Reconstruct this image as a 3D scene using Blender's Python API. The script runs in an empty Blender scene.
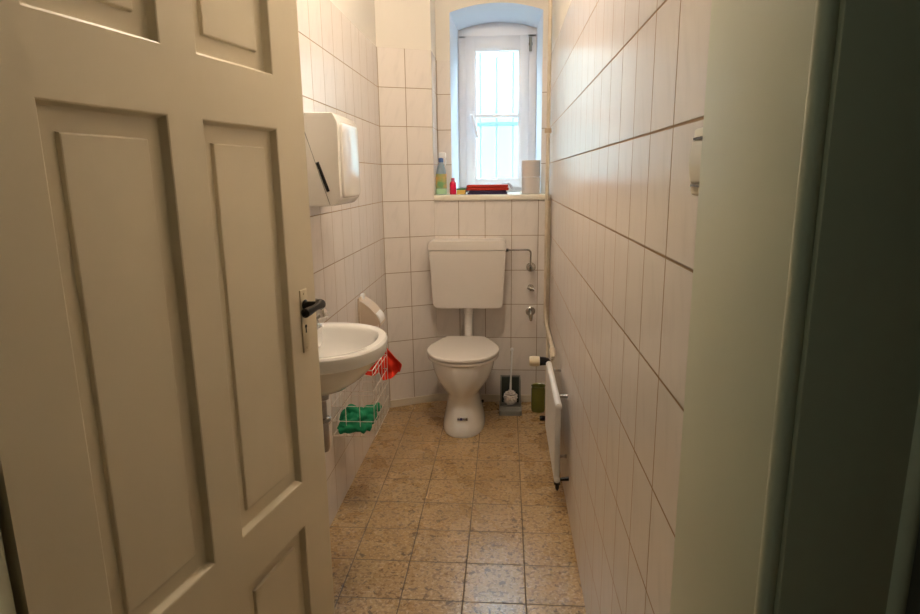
import bpy, bmesh, math, random
from mathutils import Vector, Matrix, noise
C = bpy.context.scene.collection
PI = math.pi
random.seed(4)
XL, XR, D, HC = -.677, .254, 3.484, 1.326      # left wall, right wall, back wall, eye height
YR, YW = 3.72, 4.1                             # recess wall, window plane
SILL, CEIL = 1.225, 2.85

# ------------------------------------------------------------------ materials
def mat(name, col=(.8,.8,.8), rough=.5, metal=0, coat=0, bump=None, var=None, spec=None, emit=None, trans=0, ior=None):
    m = bpy.data.materials.new(name); m.use_nodes = True
    nt = m.node_tree; b = nt.nodes['Principled BSDF']
    b.inputs['Base Color'].default_value = (*col, 1); b.inputs['Roughness'].default_value = rough
    b.inputs['Metallic'].default_value = metal; b.inputs['Coat Weight'].default_value = coat
    b.inputs['Coat Roughness'].default_value = .1
    if spec is not None: b.inputs['Specular IOR Level'].default_value = spec
    if trans: b.inputs['Transmission Weight'].default_value = trans
    if ior: b.inputs['IOR'].default_value = ior
    if emit: b.inputs['Emission Color'].default_value = (*emit[0], 1); b.inputs['Emission Strength'].default_value = emit[1]
    geo = None
    if bump or var:
        tc = nt.nodes.new('ShaderNodeTexCoord')
    if var:                                     # (colour, scale, detail, amount)
        n = nt.nodes.new('ShaderNodeTexNoise'); n.inputs['Scale'].default_value = var[1]; n.inputs['Detail'].default_value = var[2]
        nt.links.new(tc.outputs['Object'], n.inputs['Vector'])
        r = nt.nodes.new('ShaderNodeMapRange'); r.inputs['From Min'].default_value = .35; r.inputs['From Max'].default_value = .7
        r.inputs['To Max'].default_value = var[3]
        nt.links.new(n.outputs['Fac'], r.inputs['Value'])
        mx = nt.nodes.new('ShaderNodeMix'); mx.data_type = 'RGBA'
        mx.inputs['A'].default_value = (*col, 1); mx.inputs['B'].default_value = (*var[0], 1)
        nt.links.new(r.outputs['Result'], mx.inputs['Factor']); nt.links.new(mx.outputs['Result'], b.inputs['Base Color'])
    if bump:                                    # (scale, strength, distance)
        n = nt.nodes.new('ShaderNodeTexNoise'); n.inputs['Scale'].default_value = bump[0]; n.inputs['Detail'].default_value = 3
        nt.links.new(tc.outputs['Object'], n.inputs['Vector'])
        bp = nt.nodes.new('ShaderNodeBump'); bp.inputs['Strength'].default_value = bump[1]; bp.inputs['Distance'].default_value = bump[2]
        nt.links.new(n.outputs['Fac'], bp.inputs['Height']); nt.links.new(bp.outputs['Normal'], b.inputs['Normal'])
    return m

def math_node(nt, op, a, b=None, c=None):
    n = nt.nodes.new('ShaderNodeMath'); n.operation = op
    for i, v in enumerate((a, b, c)):
        if v is None: continue
        if isinstance(v, (int, float)): n.inputs[i].default_value = v
        else: nt.links.new(v, n.inputs[i])
    return n.outputs[0]

def tile_mat(name, axis, phase, top, tilecol=(.82,.755,.705), grout=(.34,.235,.14), rough=.235, plaster=(.78,.73,.66), wear=0, gw=.0022):
    """glazed 15 x 20 wall tiles laid in a straight grid up to z=top, painted plaster above; axis: 'X', 'Y' or a direction (dx,dy)"""
    m = bpy.data.materials.new(name); m.use_nodes = True
    nt = m.node_tree; b = nt.nodes['Principled BSDF']; L = nt.links.new
    g = nt.nodes.new('ShaderNodeNewGeometry'); s = nt.nodes.new('ShaderNodeSeparateXYZ'); L(g.outputs['Position'], s.inputs[0])
    dx, dy = {'X': (1, 0), 'Y': (0, 1)}.get(axis, axis)
    u = math_node(nt, 'ADD', math_node(nt, 'MULTIPLY', s.outputs[0], dx), math_node(nt, 'MULTIPLY', s.outputs[1], dy))
    u = math_node(nt, 'SUBTRACT', u, phase - 3.0); v = math_node(nt, 'ADD', s.outputs[2], .0035 + .2)
    def line(c, pitch):
        f = math_node(nt, 'FRACT', math_node(nt, 'DIVIDE', c, pitch))
        d = math_node(nt, 'MULTIPLY', math_node(nt, 'MINIMUM', f, math_node(nt, 'SUBTRACT', 1.0, f)), pitch)
        r = nt.nodes.new('ShaderNodeMapRange'); r.interpolation_type = 'SMOOTHSTEP'
        r.inputs['From Min'].default_value = gw*.45; r.inputs['From Max'].default_value = gw*1.1
        r.inputs['To Min'].default_value = 1; r.inputs['To Max'].default_value = 0
        L(d, r.inputs['Value']); return r.outputs[0]
    joint = math_node(nt, 'MAXIMUM', line(u, .15), line(v, .2))
    istile = math_node(nt, 'LESS_THAN', s.outputs[2], top)
    joint = math_node(nt, 'MULTIPLY', joint, istile)
    # a shade per tile
    cell = nt.nodes.new('ShaderNodeCombineXYZ')
    L(math_node(nt, 'FLOOR', math_node(nt, 'DIVIDE', u, .15)), cell.inputs[0]); L(math_node(nt, 'FLOOR', math_node(nt, 'DIVIDE', v, .2)), cell.inputs[1])
    wn = nt.nodes.new('ShaderNodeTexWhiteNoise'); wn.noise_dimensions = '3D'; L(cell.outputs[0], wn.inputs['Vector'])
    # faint slanted veining in the glaze
    mp = nt.nodes.new('ShaderNodeCombineXYZ')
    L(math_node(nt, 'ADD', math_node(nt, 'MULTIPLY', u, 34), math_node(nt, 'MULTIPLY', v, -9)), mp.inputs[0]); L(math_node(nt, 'MULTIPLY', v, 8), mp.inputs[1])
    L(math_node(nt, 'MULTIPLY', wn.outputs['Value'], 20), mp.inputs[2])
    nz = nt.nodes.new('ShaderNodeTexNoise'); nz.inputs['Scale'].default_value = 1; nz.inputs['Detail'].default_value = 4; L(mp.outputs[0], nz.inputs['Vector'])
    vr = nt.nodes.new('ShaderNodeMapRange'); vr.inputs['From Min'].default_value = .52; vr.inputs['From Max'].default_value = .75; vr.inputs['To Max'].default_value = .5
    L(nz.outputs['Fac'], vr.inputs['Value'])
    a = nt.nodes.new('ShaderNodeMix'); a.data_type = 'RGBA'
    a.inputs['A'].default_value = (*tilecol, 1); a.inputs['B'].default_value = (*[c*.86 for c in tilecol], 1)
    L(math_node(nt, 'ADD', vr.outputs[0], math_node(nt, 'MULTIPLY', wn.outputs['Value'], .22)), a.inputs['Factor'])
    p = nt.nodes.new('ShaderNodeMix'); p.data_type = 'RGBA'; p.inputs['A'].default_value = (*plaster, 1)
    L(istile, p.inputs['Factor']); L(a.outputs['Result'], p.inputs['B'])
    q = nt.nodes.new('ShaderNodeMix'); q.data_type = 'RGBA'; q.inputs['B'].default_value = (*grout, 1)
    L(joint, q.inputs['Factor']); L(p.outputs['Result'], q.inputs['A']); L(q.outputs['Result'], b.inputs['Base Color'])
    rr = math_node(nt, 'ADD', math_node(nt, 'MULTIPLY', istile, rough-.75), .75)
    L(math_node(nt, 'MAXIMUM', rr, math_node(nt, 'MULTIPLY', joint, .7)), b.inputs['Roughness'])
    # wavy glaze + sunken joints
    n2 = nt.nodes.new('ShaderNodeTexNoise'); n2.inputs['Scale'].default_value = 9; n2.inputs['Detail'].default_value = 1; L(g.outputs['Position'], n2.inputs['Vector'])
    h = math_node(nt, 'ADD', math_node(nt, 'MULTIPLY', n2.outputs['Fac'], .0015), math_node(nt, 'MULTIPLY', joint, -.0012))
    h = math_node(nt, 'ADD', h, math_node(nt, 'MULTIPLY', istile, .004))
    # each tile sits at its own slight tilt
    tilt = math_node(nt, 'MULTIPLY', math_node(nt, 'SUBTRACT', wn.outputs['Value'], .5), math_node(nt, 'FRACT', math_node(nt, 'DIVIDE', u, .15)))
    h = math_node(nt, 'ADD', h, math_node(nt, 'MULTIPLY', tilt, .0012))
    bp = nt.nodes.new('ShaderNodeBump'); bp.inputs['Strength'].default_value = .8; bp.inputs['Distance'].default_value = 1
    L(h, bp.inputs['Height']); L(bp.outputs['Normal'], b.inputs['Normal'])
    return m

def floor_mat():
    m = bpy.data.materials.new('terrazzo_tiles'); m.use_nodes = True
    nt = m.node_tree; b = nt.nodes['Principled BSDF']; L = nt.links.new
    g = nt.nodes.new('ShaderNodeNewGeometry'); s = nt.nodes.new('ShaderNodeSeparateXYZ'); L(g.outputs['Position'], s.inputs[0])
    u = math_node(nt, 'SUBTRACT', s.outputs[0], -.333 - 20*.2013); v = math_node(nt, 'SUBTRACT', s.outputs[1], 1.700 - 20*.1985)
    def line(c, pitch):
        f = math_node(nt, 'FRACT', math_node(nt, 'DIVIDE', c, pitch))
        d = math_node(nt, 'MULTIPLY', math_node(nt, 'MINIMUM', f, math_node(nt, 'SUBTRACT', 1.0, f)), pitch)
        r = nt.nodes.new('ShaderNodeMapRange'); r.inputs['From Min'].default_value = .0010; r.inputs['From Max'].default_value = .0030
        r.inputs['To Min'].default_value = 1; r.inputs['To Max'].default_value = 0
        L(d, r.inputs['Value']); return r.outputs[0]
    joint = math_node(nt, 'MAXIMUM', line(u, .2013), line(v, .1985))
    cell = nt.nodes.new('ShaderNodeCombineXYZ')
    L(math_node(nt, 'FLOOR', math_node(nt, 'DIVIDE', u, .2013)), cell.inputs[0]); L(math_node(nt, 'FLOOR', math_node(nt, 'DIVIDE', v, .1985)), cell.inputs[1])
    wn = nt.nodes.new('ShaderNodeTexWhiteNoise'); L(cell.outputs[0], wn.inputs['Vector'])
    def nz(scale, lo, hi, detail=2, dist=0):
        n = nt.nodes.new('ShaderNodeTexNoise'); n.inputs['Scale'].default_value = scale; n.inputs['Detail'].default_value = detail; n.inputs['Distortion'].default_value = dist
        L(g.outputs['Position'], n.inputs['Vector'])
        r = nt.nodes.new('ShaderNodeMapRange'); r.inputs['From Min'].default_value = lo; r.inputs['From Max'].default_value = hi
        L(n.outputs['Fac'], r.inputs['Value']); return r.outputs[0]
    def mix(f, A, B):
        x = nt.nodes.new('ShaderNodeMix'); x.data_type = 'RGBA'
        for k, val in (('A', A), ('B', B)):
            if isinstance(val, tuple): x.inputs[k].default_value = (*val, 1)
            else: L(val, x.inputs[k])
        L(f, x.inputs['Factor']); return x.outputs['Result']
    c = mix(nz(3, .2, .8), (.49,.325,.15), (.40,.25,.10))
    c = mix(math_node(nt, 'MULTIPLY', wn.outputs['Value'], .35), c, (.52,.37,.21))
    c = mix(math_node(nt, 'MULTIPLY', nz(95, .53, .62, 2), .8), c, (.60,.45,.28))       # pale chips
    c = mix(math_node(nt, 'MULTIPLY', nz(70, .54, .60, 3, .4), .8), c, (.25,.15,.075))   # brown chips
    c = mix(math_node(nt, 'MULTIPLY', nz(42, .60, .65, 3, .6), .85), c, (.14,.09,.05))
    c = mix(math_node(nt, 'MULTIPLY', joint, .85), c, (.085,.06,.04))
    L(c, b.inputs['Base Color'])
    r = math_node(nt, 'ADD', math_node(nt, 'MULTIPLY', nz(7, .1, .9, 4), .16), .2)
    L(math_node(nt, 'MAXIMUM', r, math_node(nt, 'MULTIPLY', joint, .8)), b.inputs['Roughness'])
    h = math_node(nt, 'ADD', math_node(nt, 'MULTIPLY', joint, -.001), math_node(nt, 'MULTIPLY', nz(14, 0, 1, 2), .0016))
    bp = nt.nodes.new('ShaderNodeBump'); bp.inputs['Strength'].default_value = .7; bp.inputs['Distance'].default_value = 1
    L(h, bp.inputs['Height']); L(bp.outputs['Normal'], b.inputs['Normal'])
    return m

SA, SB = Vector((XL, 3.355)), Vector((-.404, D))       # slanted wall in the left back corner
sd = (SB - SA).normalized()
M = {}
M['tile_back'] = tile_mat('cream_tiles_back', 'X', .0345, 3.0)
M['tile_recess'] = tile_mat('cream_tiles_recess', 'X', -.402, 1.985)
M['tile_slant'] = tile_mat('cream_tiles_corner', (sd.x, sd.y), SA.dot(sd)+.003, 1.995)
M['tile_left'] = tile_mat('cream_tiles_left', 'Y', 2.211, 1.995)
M['tile_right'] = tile_mat('cream_tiles_right', 'Y', .984, 1.995, grout=(.28,.17,.08), gw=.0030)
M['floor'] = floor_mat()
M['plaster'] = mat('white_plaster', (.78,.75,.70), .8, bump=(40,.3,.002))
M['reveal'] = mat('pale_plaster', (.72,.76,.84), .75, bump=(40,.3,.002))
M['corridor'] = mat('corridor_plaster', (.26,.27,.26), .8, bump=(60,.3,.002))
M['door'] = mat('cream_gloss_paint', (.70,.62,.46), .38, bump=(9,.25,.004), var=((.64,.56,.41), 3, 4, .6))
M['jamb'] = mat('cream_paint_green_lit', (.56,.57,.44), .5, bump=(9,.25,.004), var=((.52,.53,.42), 4, 4, .6))  # same cream paint as the door, greenish light put into its colour
M['casing'] = mat('grey_green_paint', (.42,.42,.31), .45, bump=(8,.3,.004))
M['pvc'] = mat('white_window_plastic', (.84,.83,.86), .3)
M['ceramic'] = mat('white_sanitary_ceramic', (.85,.83,.80), .08, coat=.3)
M['seat'] = mat('white_seat_plastic', (.80,.75,.70), .25)
M['cistern'] = mat('cream_cistern_plastic', (.78,.72,.66), .3)
M['disp'] = mat('white_dispenser_plastic', (.86,.83,.78), .12, coat=.4)
M['black'] = mat('black_plastic', (.012,.010,.010), .22)
M['bake'] = mat('brown_black_bakelite', (.006,.003,.002), .2, spec=.3)
M['chrome'] = mat('chrome', (.50,.48,.45), .16, 1)
M['brass'] = mat('cream_painted_metal_plate', (.66,.57,.40), .4)
M['hole'] = mat('dark_keyhole', (.01,.008,.006), .8)
M['greypipe'] = mat('grey_trap_plastic', (.42,.38,.35), .28, .6)
M['pipe'] = mat('cream_painted_pipe', (.70,.61,.48), .35, var=((.36,.22,.09), 14, 5, .35))
M['rustclip'] = mat('worn_brass_clip', (.52,.38,.24), .45)
M['rad'] = mat('white_radiator_enamel', (.78,.76,.74), .3)
M['thermo'] = mat('cream_thermostat_plastic', (.80,.70,.50), .35)
M['wire'] = mat('white_coated_wire', (.80,.74,.68), .35, var=((.36,.15,.05), 60, 3, .4))
M['holder'] = mat('beige_plastic', (.62,.50,.38), .35)
M['paper'] = mat('recycled_toilet_paper', (.60,.53,.49), .95, bump=(200,.4,.001))
M['whitepaper'] = mat('white_toilet_paper', (.85,.83,.80), .95)
M['green'] = mat('green_cloth', (.010,.27,.12), .95, bump=(350,.8,.002), var=((.006,.19,.085), 25, 3, .8))
M['red'] = mat('red_cloth', (.92,.045,.015), .9, bump=(350,.6,.002))
M['darkred'] = mat('dark_red_cloth', (.42,.03,.015), .95, bump=(350,.6,.002))
M['navy'] = mat('navy_cloth', (.06,.04,.10), .95, bump=(350,.6,.002))
M['palecloth'] = mat('pale_blue_cloth', (.55,.55,.62), .95, bump=(350,.6,.002))
M['greyplastic'] = mat('grey_plastic', (.27,.26,.23), .4)
M['darkgrey'] = mat('dark_green_grey_plastic', (.035,.045,.035), .5)
M['bristle'] = mat('white_bristles', (.72,.66,.62), .9)
M['olive'] = mat('olive_green_glass', (.17,.17,.03), .12, coat=.5)
M['pinkred'] = mat('red_bottle_plastic', (.65,.012,.06), .25)
M['pinkcap'] = mat('rose_cap_plastic', (.55,.08,.16), .35)
M['sponge'] = mat('yellow_sponge', (.85,.55,.14), .95, bump=(120,1,.003))
M['scour'] = mat('green_scouring_pad', (.10,.22,.08), .95, bump=(300,1,.002))
M['clearblue'] = mat('clear_bottle_plastic', (.42,.55,.66), .15, trans=.3, ior=1.3)
M['label_o'] = mat('printed_label_green_orange', (.20,.42,.18), .4, var=((.75,.38,.10), 22, 1, 1))
M['labelgreen'] = mat('pale_green_plastic', (.42,.66,.42), .3)
M['blue'] = mat('blue_plastic', (.06,.14,.36), .3)
M['whiteplastic'] = mat('white_plastic', (.85,.85,.85), .3)
M['switch'] = mat('cream_switch_plastic', (.72,.66,.52), .3)
M['trim'] = mat('cream_skirting_tile', (.72,.64,.52), .3)
M['sillstone'] = mat('pale_sill_board', (.84,.78,.66), .25)
M['iron'] = mat('painted_iron_bars', (.20,.31,.31), .5)
M['sticker_blue'] = mat('dark_blue_print', (.03,.03,.16), .4)
M['sticker_pale'] = mat('pale_sticker', (.55,.52,.50), .4)
M['sticker_brown'] = mat('brown_print', (.20,.15,.08), .4)
M['globe'] = mat('opal_lamp_glass', (.9,.9,.9), .3, emit=((1,.85,.67), 88))
M['added_glow'] = mat('added_lamp_glow', (.9,.9,.9), .3, emit=((.86,1,.80), 17))  # glow of the added corridor lamp
M['court'] = mat('dark_render', (.058,.072,.068), .9, var=((.080,.090,.085), 1.2, 4, 1))  # kept dark so that the window view stays below white
# window glass: mostly clear, a little reflection
g = bpy.data.materials.new('window_glass'); g.use_nodes = True; nt = g.node_tree; nt.nodes.clear()
o = nt.nodes.new('ShaderNodeOutputMaterial'); tr = nt.nodes.new('ShaderNodeBsdfTransparent'); gl = nt.nodes.new('ShaderNodeBsdfGlossy')
tr.inputs['Color'].default_value = (.95,.98,.98,1); gl.inputs['Roughness'].default_value = .02
mx = nt.nodes.new('ShaderNodeMixShader'); mx.inputs[0].default_value = .08
nt.links.new(tr.outputs[0], mx.inputs[1]); nt.links.new(gl.outputs[0], mx.inputs[2]); nt.links.new(mx.outputs[0], o.inputs[0])
M['glass'] = g

# ------------------------------------------------------------------ mesh helpers
def bm_box(bm, x0, x1, y0, y1, z0, z1, bev=0, seg=2):
    t = bmesh.new(); bmesh.ops.create_cube(t, size=1)
    for v in t.verts: v.co = Vector(((x0+x1)/2 + v.co.x*(x1-x0), (y0+y1)/2 + v.co.y*(y1-y0), (z0+z1)/2 + v.co.z*(z1-z0)))
    if bev: bmesh.ops.bevel(t, geom=t.edges[:], offset=bev, segments=seg, profile=.5, affect='EDGES')
    join(bm, t); return bm
def join(bm, t, mtx=None):
    me = bpy.data.meshes.new('tmp'); t.to_mesh(me); t.free()
    if mtx: me.transform(mtx)
    bm.from_mesh(me); bpy.data.meshes.remove(me)
def box(*a, **k): return bm_box(bmesh.new(), *a, **k)
def loft(rings, cap0=True, cap1=True, bm=None):
    bm = bm or bmesh.new(); vs = [[bm.verts.new(p) for p in r] for r in rings]
    n = len(rings[0])
    for a, b in zip(vs, vs[1:]):
        for i in range(n): bm.faces.new((a[i], a[(i+1) % n], b[(i+1) % n], b[i]))
    if cap0: bm.faces.new(vs[0][::-1])
    if cap1: bm.faces.new(vs[-1])
    bmesh.ops.recalc_face_normals(bm, faces=bm.faces[:]); return bm
def lathe(prof, cx=0, cy=0, n=24, bm=None):
    rings = [[(cx + r*math.cos(2*PI*i/n), cy + r*math.sin(2*PI*i/n), z) for i in range(n)] for r, z in prof]
    return loft(rings, bm=bm)
def lathe_dir(prof, origin, direction, n=20, bm=None):
    d = Vector(direction).normalized(); q = Vector((0,0,1)).rotation_difference(d).to_matrix(); o = Vector(origin)
    rings = [[o + q @ Vector((r*math.cos(2*PI*i/n), r*math.sin(2*PI*i/n), z)) for i in range(n)] for r, z in prof]
    return loft(rings, bm=bm)
def tube(pts, r, n=10, bm=None):
    pts = [Vector(p) for p in pts]; rs = r if isinstance(r, (list, tuple)) else [r]*len(pts)
    rings = []; up = Vector((0,0,1)); prev = None
    for i, p in enumerate(pts):
        t = ((pts[i+1]-p).normalized() if i < len(pts)-1 else Vector((0,0,0))) + ((p-pts[i-1]).normalized() if i else Vector((0,0,0)))
        t.normalize()
        if prev is None: a = t.cross(up if abs(t.z) < .9 else Vector((1,0,0))).normalized()
        else: a = (prev - t*prev.dot(t)).normalized()
        prev = a; b = t.cross(a)
        rings.append([p + (a*math.cos(2*PI*k/n) + b*math.sin(2*PI*k/n))*rs[i] for k in range(n)])
    return loft(rings, bm=bm)
def rounded(pts, r, seg=5):
    """polygon in 2-D with its corners rounded"""
    out = []; n = len(pts)
    for i in range(n):
        p = Vector(pts[i]); a = Vector(pts[i-1]) - p; b = Vector(pts[(i+1) % n]) - p
        rr = r[i] if isinstance(r, (list, tuple)) else r
        rr = min(rr, a.length*.49, b.length*.49)
        p0 = p + a.normalized()*rr; p1 = p + b.normalized()*rr
        for k in range(seg+1):
            t = k/seg; out.append(p0*(1-t)**2 + p*2*t*(1-t) + p1*t*t)
    return out
def inset2(pts, d):
    c = sum((Vector(p) for p in pts), Vector((0,0)))/len(pts); out = []; n = len(pts)
    for i in range(n):
        p = Vector(pts[i]); t = (Vector(pts[(i+1) % n]) - Vector(pts[i-1])); nn = Vector((-t.y, t.x)).normalized()
        if nn.dot(c - p) < 0: nn = -nn
        out.append(p + nn*d)
    return out
def slab(pts, a0, a1, to3, bev=.006, seg=4, both=False):
    """2-D outline extruded from a0 to a1 with a rounded edge at a1 (and a0)"""
    s = 1 if a1 > a0 else -1; rings = []
    if both:
        for k in range(seg, 0, -1):
            th = PI/2*k/seg; rings.append((bev*(1-math.cos(th)), a0 + s*bev*(1-math.sin(th))))
    else: rings.append((0, a0))
    if both: rings.append((0, a0+s*bev))
    for k in range(seg+1):
        th = PI/2*k/seg; rings.append((bev*(1-math.cos(th)), a1 - s*bev*(1-math.sin(th))))
    return loft([[to3(p.x, p.y, a) for p in inset2(pts, d)] for d, a in rings])
def link(name, bm, m, parent=None, off=(0,0,0), smooth=True):
    me = bpy.data.meshes.new(name)
    if parent is not None and parent.get('_w'): off = Vector(parent['_w'])
    if Vector(off).length: bmesh.ops.translate(bm, verts=bm.verts[:], vec=-Vector(off))
    bm.to_mesh(me); bm.free()
    me.materials.append(M[m])
    if smooth:
        for p in me.polygons: p.use_smooth = True
        me.set_sharp_from_angle(angle=math.radians(35))
    ob = bpy.data.objects.new(name, me); C.objects.link(ob)
    if parent is not None:
        ob.parent = parent
        if parent.get('_w'): ob['_w'] = parent['_w']
    return ob
def root(name, loc, label=None, cat=None, group=None, kind=None):
    o = bpy.data.objects.new(name, None); C.objects.link(o); o.location = loc; o.empty_display_size = .05
    o['_w'] = list(loc); props(o, label, cat, group, kind); return o
def props(o, label=None, cat=None, group=None, kind=None):
    if label: o['label'] = label
    if cat: o['category'] = cat
    if group: o['group'] = group
    if kind: o['kind'] = kind
    return o
def solo(name, bm, m, loc, label, cat, group=None):
    o = link(name, bm, m, off=loc); o.location = loc; return props(o, label, cat, group)
def struct(name, bm, m, smooth=False): return props(link(name, bm, m, smooth=smooth), kind='structure')

# ------------------------------------------------------------------ room shell
YF0, YF1 = .50, .65            # wall with the doorway
struct('floor', box(-1.8, 1.8, -1.6, 4.4, -.08, 0), 'floor')
struct('ceiling', box(-1.8, 1.8, -1.6, 4.4, CEIL, CEIL+.1), 'plaster')
struct('wall_left', box(XL-.12, XL, YF1, 3.50, 0, CEIL), 'tile_left')
struct('wall_right', box(XR, XR+.12, YF1, YR, 0, CEIL), 'tile_right')
# slanted corner boxing
bm = bmesh.new(); pts = [(XL, 3.355), (-.404, D), (-.404, YR+.01), (XL-.1, YR+.01), (XL-.1, 3.355)]
struct('wall_corner', loft([[(x, y, 0) for x, y in pts], [(x, y, CEIL) for x, y in pts]]), 'tile_slant')
struct('wall_back', box(-.404, XR, D, YW+.16, 0, SILL-.03), 'tile_back')
# recess wall with the arched window niche cut through it
NX0, NX1, ZS, ZA = -.322, .208, 2.238, 2.283
def arch(x0, x1, zs, za, y, n=16):
    return [(x0 + (x1-x0)*i/n, y, zs + (za-zs)*(1-(2*i/n-1)**2)) for i in range(n+1)]
bm = bmesh.new()
A = arch(NX0, NX1, ZS, ZA, YR); top = [(p[0], YR, CEIL) for p in A]
va = [bm.verts.new(p) for p in A]; vt = [bm.verts.new(p) for p in top]
for i in range(len(A)-1): bm.faces.new((va[i], va[i+1], vt[i+1], vt[i]))
for x0, x1 in ((-.404, NX0), (NX1, XR+.02)):
    q = [bm.verts.new(p) for p in ((x0, YR, SILL-.03), (x1, YR, SILL-.03), (x1, YR, CEIL), (x0, YR, CEIL))]; bm.faces.new(q)
struct('wall_recess', bm, 'tile_recess')
# reveals of the niche (slightly splayed)
bm = bmesh.new()
B = arch(-.300, .190, 2.222, 2.262, YW)
r0 = [(NX0, YR, SILL-.03)] + A + [(NX1, YR, SILL-.03)]; r1 = [(-.300, YW, SILL-.03)] + B + [(.190, YW, SILL-.03)]
v0 = [bm.verts.new(p) for p in r0]; v1 = [bm.verts.new(p) for p in r1]
for i in range(len(r0)-1): bm.faces.new((v0[i], v0[i+1], v1[i+1], v1[i]))
o = struct('wall_reveal', bm, 'reveal', smooth=True)
# masonry behind, round the frame
bm = bmesh.new()
for x0, x1, z0, z1 in ((-1.0, -.300, 0, CEIL), (.190, .9, 0, CEIL), (-.300, .190, 2.262, CEIL)):
    bm_box(bm, x0, x1, YW, YW+.16, max(z0, .0), z1)
struct('wall_outer', bm, 'plaster')
struct('trim_1', box(-.404, XR-.004, D-.012, YR+.45, SILL-.03, SILL, bev=.004), 'sillstone', smooth=True)
# skirting tiles along the back and the slanted corner
nrm = Vector((sd.y, -sd.x))
bm = bmesh.new(); a, b = SA, SB; t = nrm*.010; e = Vector((XR-.002, D))
pl = [a, b, e, e + Vector((0, -.010)), b + Vector((.0015, -.010)), a + t]
struct('baseboard_back', loft([[(p.x, p.y, 0) for p in pl], [(p.x, p.y, .042) for p in pl]]), 'trim')

# wall with the doorway, seen from the corridor
JL, JR, DH = -.624, .226, 2.03
bm = bmesh.new()
bm_box(bm, -1.8, JL-.03, YF0, YF1, 0, CEIL); bm_box(bm, JR+.03, 1.8, YF0, YF1, 0, CEIL); bm_box(bm, JL-.03, JR+.03, YF0, YF1, DH+.03, CEIL)
struct('wall_front', bm, 'corridor')
bm = bmesh.new(); bm_box(bm, -1.8, -1.7, -1.6, YF0, 0, CEIL); bm_box(bm, 1.7, 1.8, -1.6, YF0, 0, CEIL); bm_box(bm, -1.8, 1.8, -1.7, -1.6, 0, CEIL)
struct('wall_corridor', bm, 'corridor')
bm = bmesh.new()               # lining of the doorway
bm_box(bm, JR, XR+.002, .496, .749, 0, DH, bev=.003); bm_box(bm, JL-.035, JL, .496, .640, 0, DH, bev=.003)
bm_box(bm, JL-.035, XR+.002, .496, .640, DH, DH+.03, bev=.003)
struct('trim_2', bm, 'jamb', smooth=True)
bm = bmesh.new()               # casing board on the corridor face with a rounded bead on both edges
for s, x0, x1 in ((1, JR+.0125, JR+.108), (-1, JL-.105, JL-.019)):
    bm_box(bm, x0, x1, YF0-.016, YF0+.004, 0, DH+.09, bev=.002)
bm_box(bm, JL-.105, JR+.105, YF0-.016, YF0+.004, DH+.019, DH+.105, bev=.002)
struct('trim_3', bm, 'casing', smooth=True)
bm = bmesh.new()
tube([(JR+.0070, YF0-.003, 0), (JR+.0070, YF0-.003, DH)], .0080, 14, bm); tube([(JR+.110, YF0-.012, 0), (JR+.110, YF0-.012, DH+.1)], .0090, 14, bm)
tube([(JL-.008, YF0-.006, 0), (JL-.008, YF0-.006, DH)], .0125, 14, bm); tube([(JL-.110, YF0-.012, 0), (JL-.110, YF0-.012, DH+.1)], .0090, 14, bm)
struct('trim_4', bm, 'jamb', smooth=True)

# ------------------------------------------------------------------ window
win = root('window_1', (-.055, YW, SILL), kind='structure')
bm = bmesh.new()
F0, F1, S0, S1, G0, G1 = -.300, .190, -.254, .143, -.191, .081
# outer frame with arched head
y0, y1 = YW-.015, YW+.05
for x0, x1 in ((F0, S0+.006), (S1-.006, F1)): bm_box(bm, x0, x1, y0, y1, SILL, 2.19, bev=.003)
bm_box(bm, F0, F1, y0, y1, SILL, 1.262, bev=.003)
n = 16; Bq = arch(F0, F1, 2.222, 2.262, y0, n); rr = []
bot = [(p[0], y0, 2.176) for p in Bq]
ring_f = bot + Bq[::-1]
loft([[p for p in ring_f], [(p[0], y1, p[2]) for p in ring_f]], bm=bm)
link('frame', bm, 'pvc', win)
bm = bmesh.new(); ys0, ys1 = YW-.032, YW+.03
bm_box(bm, S0, G0-.006, ys0, ys1, 1.255, 2.182, bev=.004); bm_box(bm, G1+.006, S1, ys0, ys1, 1.255, 2.182, bev=.004)
bm_box(bm, G0-.008, G1+.008, ys0+.0004, ys1, 1.255, 1.306, bev=.003); bm_box(bm, G0-.008, G1+.008, ys0+.0004, ys1, 2.105, 2.182, bev=.003)
sash = link('sash', bm, 'pvc', win)
bm = bmesh.new()               # glazing beads and the thin glazing bar
bm_box(bm, G0-.008, G0+.002, ys0+.008, ys1, 1.30, 2.11, bev=.002); bm_box(bm, G1-.002, G1+.008, ys0+.008, ys1, 1.30, 2.11, bev=.002)
bm_box(bm, G0-.008, G1+.008, ys0+.008, ys1, 1.30, 1.314, bev=.002); bm_box(bm, G0-.008, G1+.008, ys0+.008, ys1, 2.095, 2.11, bev=.002)
bm_box(bm, G0, G1, YW-.012, YW+.02, 1.696, 1.716, bev=.003)
link('glazing_bar', bm, 'pvc', sash)
link('pane', box(G0, G1, YW+.006, YW+.010, 1.31, 2.10), 'glass', sash)
bm = bmesh.new()
bm_box(bm, -.232, -.208, YW-.042, YW-.032, 1.665, 1.735, bev=.004)
tube([(-.22, YW-.036, 1.705), (-.22, YW-.070, 1.705), (-.216, YW-.078, 1.700), (-.203, YW-.082, 1.65), (-.180, YW-.080, 1.570)], [.009,.009,.013,.013,.009], 12, bm)
link('window_handle', bm, 'pvc', win)
bm = bmesh.new(); tube([(.152, YW-.034, 2.085), (.152, YW-.034, 2.17)], .009, 12, bm); tube([(.152, YW-.034, 2.12), (.152, YW-.034, 2.135)], .0115, 12, bm)
link('hinge', bm, 'greyplastic', win)
gr = root('window_grille', (-.06, 4.34, SILL), 'pale iron bars mounted outside behind the small window pane', 'window grille')
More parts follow.
